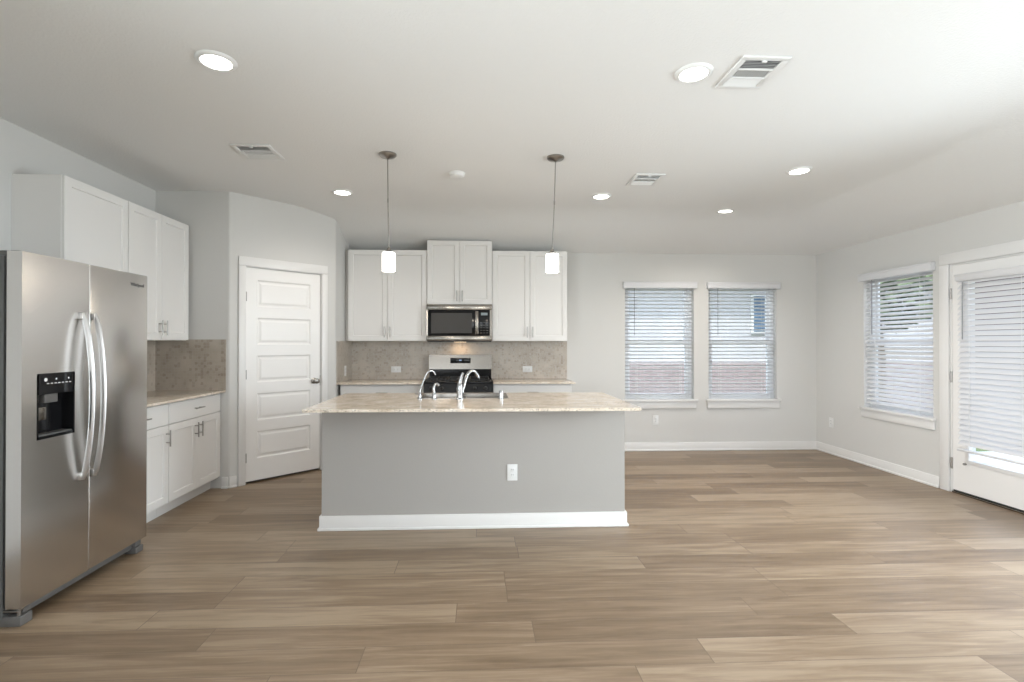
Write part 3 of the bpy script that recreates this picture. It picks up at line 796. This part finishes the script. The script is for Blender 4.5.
# base grille, feet, hinge
FR(bx('base_grille', [(-2.262, -2.225, FY0+.07, FY1-.07, .032, .080), (-2.225, -2.222, FY0+.07, FY1-.07, .038, .066)], MIDGREY, fr, .002))
FR(bx('foot_bracket', [(-2.30, -2.183, FY0+.006, FY0+.075, 0, .048), (-2.30, -2.192, FY0+.035, FY0+.075, .052, .082)], MIDGREY, fr, .004))
FR(bx('foot_bracket', [(-2.30, -2.196, FY1-.075, FY1-.004, 0, .040), (-2.30, -2.200, FY1-.075, FY1-.02, .044, .078)], MIDGREY, fr, .004))
b = new(); box(b, -2.262, -2.192, FY0+.004, FY0+.05, .070, .078, .002); tube(b, [(-2.20, FY0+.02, .048), (-2.20, FY0+.02, .088)], .008, 10)
o = FR(obj('door_hinge', b, NICKEL, fr, True)); o['label'] = 'nickel lower door hinge'
for q in (FY0+.01, FY1-.09): FR(bx('top_hinge_cover', (-2.30, -2.20, q, q+.08, FT-.022, FT+.004), DKGREY, fr, .004))
def text(name, s, size, m, matrix, parent=None, ext=.0006):
    cu = bpy.data.curves.new(name, 'FONT'); cu.body = s; cu.size = size; cu.extrude = ext; cu.align_x = 'CENTER'; cu.align_y = 'CENTER'
    o = bpy.data.objects.new(name, cu); col.objects.link(o)
    dg = bpy.context.evaluated_depsgraph_get(); me = bpy.data.meshes.new_from_object(o.evaluated_get(dg))
    me.transform(matrix); me.materials.clear(); me.materials.append(m)
    bpy.data.objects.remove(o); bpy.data.curves.remove(cu)
    q = bpy.data.objects.new(name, me); col.objects.link(q)
    if parent: q.parent = parent
    return q
text('logo', 'Whirlpool', .030, LOGO, Matrix.Translation((FX+.0008, 3.332, 1.722)) @ Matrix.Rotation(PI/2, 4, 'Z') @ Matrix.Rotation(PI/2, 4, 'X'), drr)

# ------------------------------------------------------------------ microwave
MX0, MX1, MY, MZ0, MZ1 = -.610, .150, 5.892, 1.378, 1.800
mw = thing('microwave', 'stainless over-the-range microwave with black glass door', 'microwave', (-.23, 6.1, MZ0))
def MR(o): return R(o, mw)
MR(bx('case', (MX0, MX1, MY+.03, D-.01, MZ0, MZ1), DKGREY, mw, .003))
MR(bx('top_trim', (MX0, MX1, MY, MY+.03, MZ1-.062, MZ1), STEEL2, mw, .003))
MR(bx('bottom_trim', (MX0, MX1, MY, MY+.03, MZ0, MZ0+.060), STEEL2, mw, .003))
MR(bx('side_trim', (MX0, MX0+.016, MY, MY+.03, MZ0+.06, MZ1-.062), STEEL2, mw)); MR(bx('side_trim', (MX1-.028, MX1, MY, MY+.03, MZ0+.06, MZ1-.062), STEEL2, mw))
dr_ = MR(bx('door', (MX0+.016, -.030, MY-.004, MY+.03, MZ0+.060, MZ1-.062), BLACK, mw, .002))
o = bx('door_window', (MX0+.055, -.085, MY-.006, MY-.003, MZ0+.09, MZ1-.10), mat('smoked_glass', (.05, .046, .042), .35, spec=.25), dr_)
b = new(); box(b, -.048, -.010, MY-.035, MY-.014, MZ0+.075, MZ1-.075, .006)
for z in (MZ0+.09, MZ1-.10): box(b, -.040, -.018, MY-.016, MY, z, z+.02)
o = obj('door_handle', b, STEEL2, dr_, True); o['label'] = 'vertical stainless handle'
cp = MR(bx('control_panel', (-.029, MX1-.028, MY-.003, MY+.03, MZ0+.060, MZ1-.062), BLACK, mw, .001))
bx('display', (.02, .095, MY-.0045, MY-.0025, MZ1-.125, MZ1-.095), mat('display_dim', (.1, .12, .13), .3, emit=(.5, .6, .6), es=.15), cp)
for r_ in range(5):
    for c_ in range(3): bx('keypad_button', (.012+c_*.034, .034+c_*.034, MY-.0042, MY-.0028, MZ0+.09+r_*.030, MZ0+.095+r_*.030), MIDGREY, cp)
MR(bx('vent_grille', [(MX0+.01, MX1-.01, MY+.01, D-.05, MZ0-.012, MZ0)], BLACKM, mw))
MR(bx('cooktop_lamp', [(-.30, -.16, 6.12, 6.18, MZ0-.0135, MZ0-.0115)], HOODL, mw))
area('cooktop_light', (-.23, 6.15, MZ0-.02), (0, 0, 0), .14, .08, .55, (1, .70, .42))

# ------------------------------------------------------------------ range
RX0, RX1 = -.611, .151; RYF = 5.62
rg = thing('gas_range', 'stainless gas range with black cooktop and upright back panel', 'range', (-.23, 5.95, 0))
def GR(o): return R(o, rg)
GR(bx('case', (RX0, RX1, RYF+.01, D-.03, .03, .905), DKGREY, rg, .003))
GR(bx('cooktop', [(RX0, RX1, RYF-.005, D-.075, .905, .925), (RX0, RX0+.012, RYF, D-.08, .925, .932), (RX1-.012, RX1, RYF, D-.08, .925, .932)], BLACK, rg, .004))
b = new()
for gx in (-.595, -.355, -.115):
    w2_ = .228
    for yy in (5.66, 5.93, 6.19): box(b, gx, gx+w2_, yy-.006, yy+.006, .938, .950, .002)
    for xx in (gx+.006, gx+w2_/2, gx+w2_-.006): box(b, xx-.005, xx+.005, 5.66, 6.19, .938, .950, .002)
    for xx in (gx+.006, gx+w2_-.006):
        for yy in (5.66, 6.19): box(b, xx-.006, xx+.006, yy-.006, yy+.006, .924, .94)
GR(obj('cooking_grate', b, BLACKM, rg))
for (xx, yy) in ((-.48, 5.77), (-.48, 6.07), (.02, 5.77), (.02, 6.07), (-.23, 5.92)):
    b = new(); lathe(b, [(.05, .925), (.05, .930), (.036, .932), (.036, .936), (.03, .937)], (xx, yy, 0), 20); GR(obj('burner', b, BLACKM, rg, True))
b = new()   # sloping black front control panel
prof = [(RYF-.004, .905), (RYF-.028, .800), (RYF+.01, .800), (RYF+.01, .905)]
for x in (RX0, RX1): pass
va = [b.verts.new((RX0, y, z)) for y, z in prof]; vb = [b.verts.new((RX1, y, z)) for y, z in prof]
for k in range(4): b.faces.new((va[k], va[(k+1) % 4], vb[(k+1) % 4], vb[k]))
b.faces.new(va[::-1]); b.faces.new(vb)
GR(obj('control_panel', b, BLACK, rg))
for xx in (-.53, -.41, -.23, -.05, .07):
    b = new(); lathe(b, [(.021, 0), (.021, -.012), (.017, -.026), (.014, -.028)], (xx, RYF-.014, .856), 18, 'y'); o = GR(obj('knob', b, BLACKM, rg, True))
GR(bx('oven_door', (RX0+.002, RX1-.002, RYF-.030, RYF+.01, .20, .796), STEEL2, rg, .004))
b = new(); lathe(b, [(.011, -.55), (.011, .09)], (0, RYF-.075, .735), 12, 'x')
for xx in (-.53, .07): box(b, xx-.01, xx+.01, RYF-.07, RYF-.03, .725, .745)
GR(obj('oven_handle', b, STEEL2, rg, True))
GR(bx('lower_drawer', (RX0+.002, RX1-.002, RYF-.028, RYF+.01, .04, .194), STEEL2, rg, .004))
b = new()   # back panel, slightly raked
prof = [(6.190, 1.036), (6.205, 1.212), (6.262, 1.212), (6.262, 1.036)]
va = [b.verts.new((RX0, y, z)) for y, z in prof]; vb = [b.verts.new((RX1, y, z)) for y, z in prof]
for k in range(4): b.faces.new((va[k], va[(k+1) % 4], vb[(k+1) % 4], vb[k]))
b.faces.new(va[::-1]); b.faces.new(vb); bmesh.ops.bevel(b, geom=list(b.edges), offset=.004, segments=2, affect='EDGES')
bp = GR(obj('back_panel', b, STEEL2, rg, True))
bx('display', (-.352, -.105, 6.192, 6.204, 1.108, 1.172), BLACK, bp, .002)
text('clock_digits', '12:00', .022, DISP, Matrix.Translation((-.225, 6.191, 1.145)) @ Matrix.Rotation(PI/2, 4, 'X'), bp) if False else bx('clock_light', (-.245, -.215, 6.1905, 6.193, 1.138, 1.150), DISP, bp)
GR(bx('back_panel_base', (RX0+.004, RX1-.004, 6.215, 6.262, .905, 1.036), BLACK, rg))

# ------------------------------------------------------------------ pendants
def pendant(loc, tilt, label):
    r = thing('pendant_lamp', label, 'pendant lamp', loc, 0, 'pendant lamps over the island')
    b = new(); lathe(b, [(.066, 0), (.066, -.010), (.056, -.020), (.020, -.026), (.010, -.034)], n=32); obj('canopy', b, NICKEL, r, True)
    e = Vector(tilt)
    b = new(); tube(b, [(0, 0, -.03), (e.x*.35, e.y*.35, -.35)], .0042, 10); lathe(b, [(.0062, -.365), (.0062, -.335)], (e.x*.35, e.y*.35, 0), 10)
    tube(b, [(e.x*.35, e.y*.35, -.35), (e.x, e.y, -.705)], .0042, 10); obj('rod', b, NICKEL, r, True)
    b = new(); lathe(b, [(.006, -.700), (.012, -.706), (.016, -.722), (.030, -.730), (.034, -.742)], (e.x, e.y, 0), 24); obj('socket_cap', b, NICKEL, r, True)
    b = new(); lathe(b, [(.030, -.741), (.045, -.741), (.0485, -.746), (.0495, -.81), (.0485, -.880), (.045, -.880), (.045, -.76), (.03, -.748)], (e.x, e.y, 0), 32, cap=False); obj('glass_shade', b, SHADE, r, True)
    b = new(); lathe(b, [(.012, -.745), (.013, -.775), (.026, -.81), (.029, -.825), (.022, -.85), (.005, -.86)], (e.x, e.y, 0), 18); obj('bulb', b, LENS, r, True)
    l = bpy.data.lights.new('pendant_glow', 'POINT'); l.energy = 4; l.color = (1, .86, .70); l.shadow_soft_size = .05
    q = bpy.data.objects.new('pendant_glow', l); col.objects.link(q); q.location = (loc[0]+e.x, loc[1]+e.y, loc[2]-.93)
pendant((-.687, 3.835, HF), (.010, -.01, 0), 'brushed nickel rod pendant with frosted glass shade, left of the two over the island')
pendant((.580, 3.84, HF), (-.026, -.01, 0), 'brushed nickel rod pendant with frosted glass shade, right of the two over the island')

# ------------------------------------------------------------------ ceiling fixtures
def downlight(x, y, label, e=32):
    r = thing('recessed_light', label, 'ceiling light', (x, y, HF), 0, 'recessed ceiling lights')
    b = new(); lathe(b, [(.070, -.001), (.072, -.012), (.080, -.014), (.093, -.007), (.096, 0)], n=40, cap=False)
    obj('trim_ring', b, PLATE, r, True)
    b = new(); lathe(b, [(.0715, -.004), (.0715, -.008), (.05, -.011), (.02, -.012)], n=32); obj('lens', b, LENS, r, True)
    l = bpy.data.lights.new('downlight', 'SPOT'); l.energy = e; l.spot_size = math.radians(150); l.spot_blend = 1; l.shadow_soft_size = .07; l.color = (1, .93, .86)
    q = bpy.data.objects.new('downlight', l); col.objects.link(q); q.location = (x, y, HF-.03)
downlight(-1.318, 2.60, 'round recessed ceiling light nearest the camera on the left, above the refrigerator', 20)
downlight(1.122, 2.605, 'round recessed ceiling light beside the largest ceiling vent', 20)
downlight(-1.282, 4.81, 'round recessed ceiling light in front of the pantry door')
downlight(1.172, 4.83, 'round recessed ceiling light just right of the right pendant lamp')
downlight(2.622, 4.045, 'round recessed ceiling light farthest to the right', 60)
downlight(2.628, 5.32, 'round recessed ceiling light above the back wall windows', 75)

def vent(x0, x1, y0, y1, label, mode):
    cx_, cy_ = (x0+x1)/2, (y0+y1)/2; w_, h_ = (x1-x0)/2, (y1-y0)/2
    r = thing('ceiling_vent', label, 'ceiling vent', (cx_, cy_, HF), 0, 'air registers in the ceiling')
    b = new(); f_ = .030
    for d in ((-w_, w_, -h_, -h_+f_, -.010, 0), (-w_, w_, h_-f_, h_, -.010, 0), (-w_, -w_+f_, -h_+f_, h_-f_, -.010, 0), (w_-f_, w_, -h_+f_, h_-f_, -.010, 0)): box(b, *d, .003)
    obj('frame', b, PLATE, r, True)
    bx('duct_opening', (-w_+f_, w_-f_, -h_+f_, h_-f_, -.001, 0), DUCT, r)
    b = new(); iw, ih = w_-f_, h_-f_
    def lv(bm, horizontal, c, half, a, off, wd=.011):
        ca, sa = math.cos(a)*wd/2, math.sin(a)*wd/2
        if horizontal: p = [(off-half, c-ca, -.005-sa), (off+half, c-ca, -.005-sa), (off+half, c+ca, -.005+sa), (off-half, c+ca, -.005+sa)]
        else: p = [(c-ca, off-half, -.005-sa), (c-ca, off+half, -.005-sa), (c+ca, off+half, -.005+sa), (c+ca, off-half, -.005+sa)]
        q = [(u, v_, t+.0012) for u, v_, t in p]
        A_ = [bm.verts.new(t) for t in p]; B_ = [bm.verts.new(t) for t in q]
        bm.faces.new(A_[::-1]); bm.faces.new(B_)
        for k in range(4): bm.faces.new((A_[k], A_[(k+1) % 4], B_[(k+1) % 4], B_[k]))
    # three-way register: far and near thirds with cross louvres, middle third with lengthwise ones
    n3 = max(3, int((2*ih/3)/.0125))
    for i in range(n3):
        y = -ih+(i+.5)*(2*ih/3)/n3; lv(b, True, y, iw, math.radians(38), 0)
        y = ih-(i+.5)*(2*ih/3)/n3; lv(b, True, y, iw, math.radians(-38), 0)
    nx = int(2*iw/.0125)
    for i in range(nx):
        x = -iw+(i+.5)*2*iw/nx
        lv(b, False, x, ih/3, math.radians(12), 0, .0065)
    obj('louvres', b, PLATE, r)
    bx('divider', [(-iw, iw, -ih/3-.003, -ih/3+.003, -.012, -.003), (-iw, iw, ih/3-.003, ih/3+.003, -.012, -.003)], PLATE, r)
    bx('damper_lever', (-.012, .012, -h_+f_-.006, -h_+f_+.006, -.018, -.008), PLATE, r, .002)
vent(-1.775, -1.495, 3.68, 3.975, 'small white ceiling vent left of the pendant lamps', 3)
vent(1.300, 1.545, 2.435, 2.745, 'largest white ceiling vent, beside a recessed light near the camera', 3)
vent(1.310, 1.560, 4.175, 4.485, 'small white ceiling vent right of the right pendant lamp', 3)
sd = thing('smoke_detector', 'round white smoke detector on the ceiling between the pendant lamps', 'smoke detector', (-.187, 4.24, HF))
b = new(); lathe(b, [(.070, 0), (.070, -.010), (.064, -.014), (.060, -.030), (.045, -.038), (.02, -.040)], n=32); obj('housing', b, PLATE, sd, True)

# ------------------------------------------------------------------ outdoors
struct(bx('ground', (-25, 40, -25, 40, -.42, -.22), GRASS), 'lawn outside')
struct(bx('patio_slab', (XR+T+.02, 8.6, .5, 6.2, -.20, -.03), CONC), 'pale concrete patio outside the glass door')
# neighbouring house seen through the back windows
nh = thing('neighbour_house', 'pale neighbouring house with brick base beyond the back windows', 'house', (6, 12, -.22))
def NR(o): return R(o, nh)
NR(bx('wall', (-3, 11, 11.0, 16, -.1, 3.0), SIDING, nh))
NR(bx('brick_base', (-3.1, 11.1, 10.92, 11.0, -.22, .92), BRICK, nh))
b = new(); va = [(-3.6, 10.3, 2.9), (12.6, 10.3, 2.9), (12.6, 16.7, 2.9), (-3.6, 16.7, 2.9)]
v = [b.verts.new(p) for p in va]; t = [b.verts.new((-.5, 13.5, 4.9)), b.verts.new((9.5, 13.5, 4.9))]
b.faces.new(v[::-1]); b.faces.new((v[0], v[1], t[1], t[0])); b.faces.new((v[1], v[2], t[1])); b.faces.new((v[2], v[3], t[0], t[1])); b.faces.new((v[3], v[0], t[0]))
NR(obj('roof', b, ROOF, nh))
for x in (6.0, 1.5):
    wf = NR(bx('window', [(x, x+.95, 10.95, 10.99, 1.55, 2.45)], TRIM, nh)); bx('pane', (x+.06, x+.89, 10.94, 10.95, 1.61, 2.39), PANEW, wf)
# fence beyond the patio
fn = thing('wooden_fence', 'weathered brown wooden fence beyond the patio', 'fence', (12, 4, -.22))
b = new()
for i in range(105):
    y = -6+i*.145; box(b, 12.0, 12.02, y, y+.138, -.22, 1.62+random.uniform(-.01, .01))
R(obj('pickets', b, FENCE, fn), fn)
R(bx('rails', [(12.02, 12.06, -6, 9.2, z, z+.09) for z in (0, .7, 1.4)], FENCE, fn), fn)
# second house beyond the fence
h2 = thing('brick_house', 'dark brick house beyond the fence, facing the patio door', 'house', (16, 4, -.22))
R(bx('wall', (14.5, 20, 3, 18.5, -.22, 4.6), noisy('dark_brick', (.12, .085, .08), (.17, .12, .11), 20), h2), h2)
b = new(); va = [(14.0, 2.4, 4.5), (20.6, 2.4, 4.5), (20.6, 19.1, 4.5), (14.0, 19.1, 4.5)]
v = [b.verts.new(p) for p in va]; t = [b.verts.new((17.3, 5.5, 6.6)), b.verts.new((17.3, 16, 6.6))]
b.faces.new(v[::-1]); b.faces.new((v[0], v[1], t[0])); b.faces.new((v[1], v[2], t[1], t[0])); b.faces.new((v[2], v[3], t[1])); b.faces.new((v[3], v[0], t[0], t[1]))
R(obj('roof', b, ROOF, h2), h2)
def tree(x, y, h, r_, label):
    t = thing('garden_tree', label, 'tree', (x, y, -.22))
    b = new(); tube(b, [(0, 0, 0), (.05, .02, h*.4), (0, .05, h*.8)], [.14, .10, .05], 10); obj('trunk', b, TRUNK, t, True)
    b = new()
    for i in range(1600):
        u = Vector((random.gauss(0, 1), random.gauss(0, 1), random.gauss(0, 1))).normalized()*r_*(random.random()**.35)
        c = Vector((u.x, u.y, h*.8+u.z*.8)); s = random.uniform(.08, .15)
        e1 = Vector((random.gauss(0, 1), random.gauss(0, 1), random.gauss(0, 1))).normalized(); e2 = e1.orthogonal().normalized()
        vs = [b.verts.new(c+e1*s), b.verts.new(c+e2*s*.5), b.verts.new(c-e1*s), b.verts.new(c-e2*s*.5)]; b.faces.new(vs)
    obj('crown', b, LEAF, t)
tree(7.3, 9.0, 3.2, 1.0, 'leafy green tree outside beyond the right wall window')
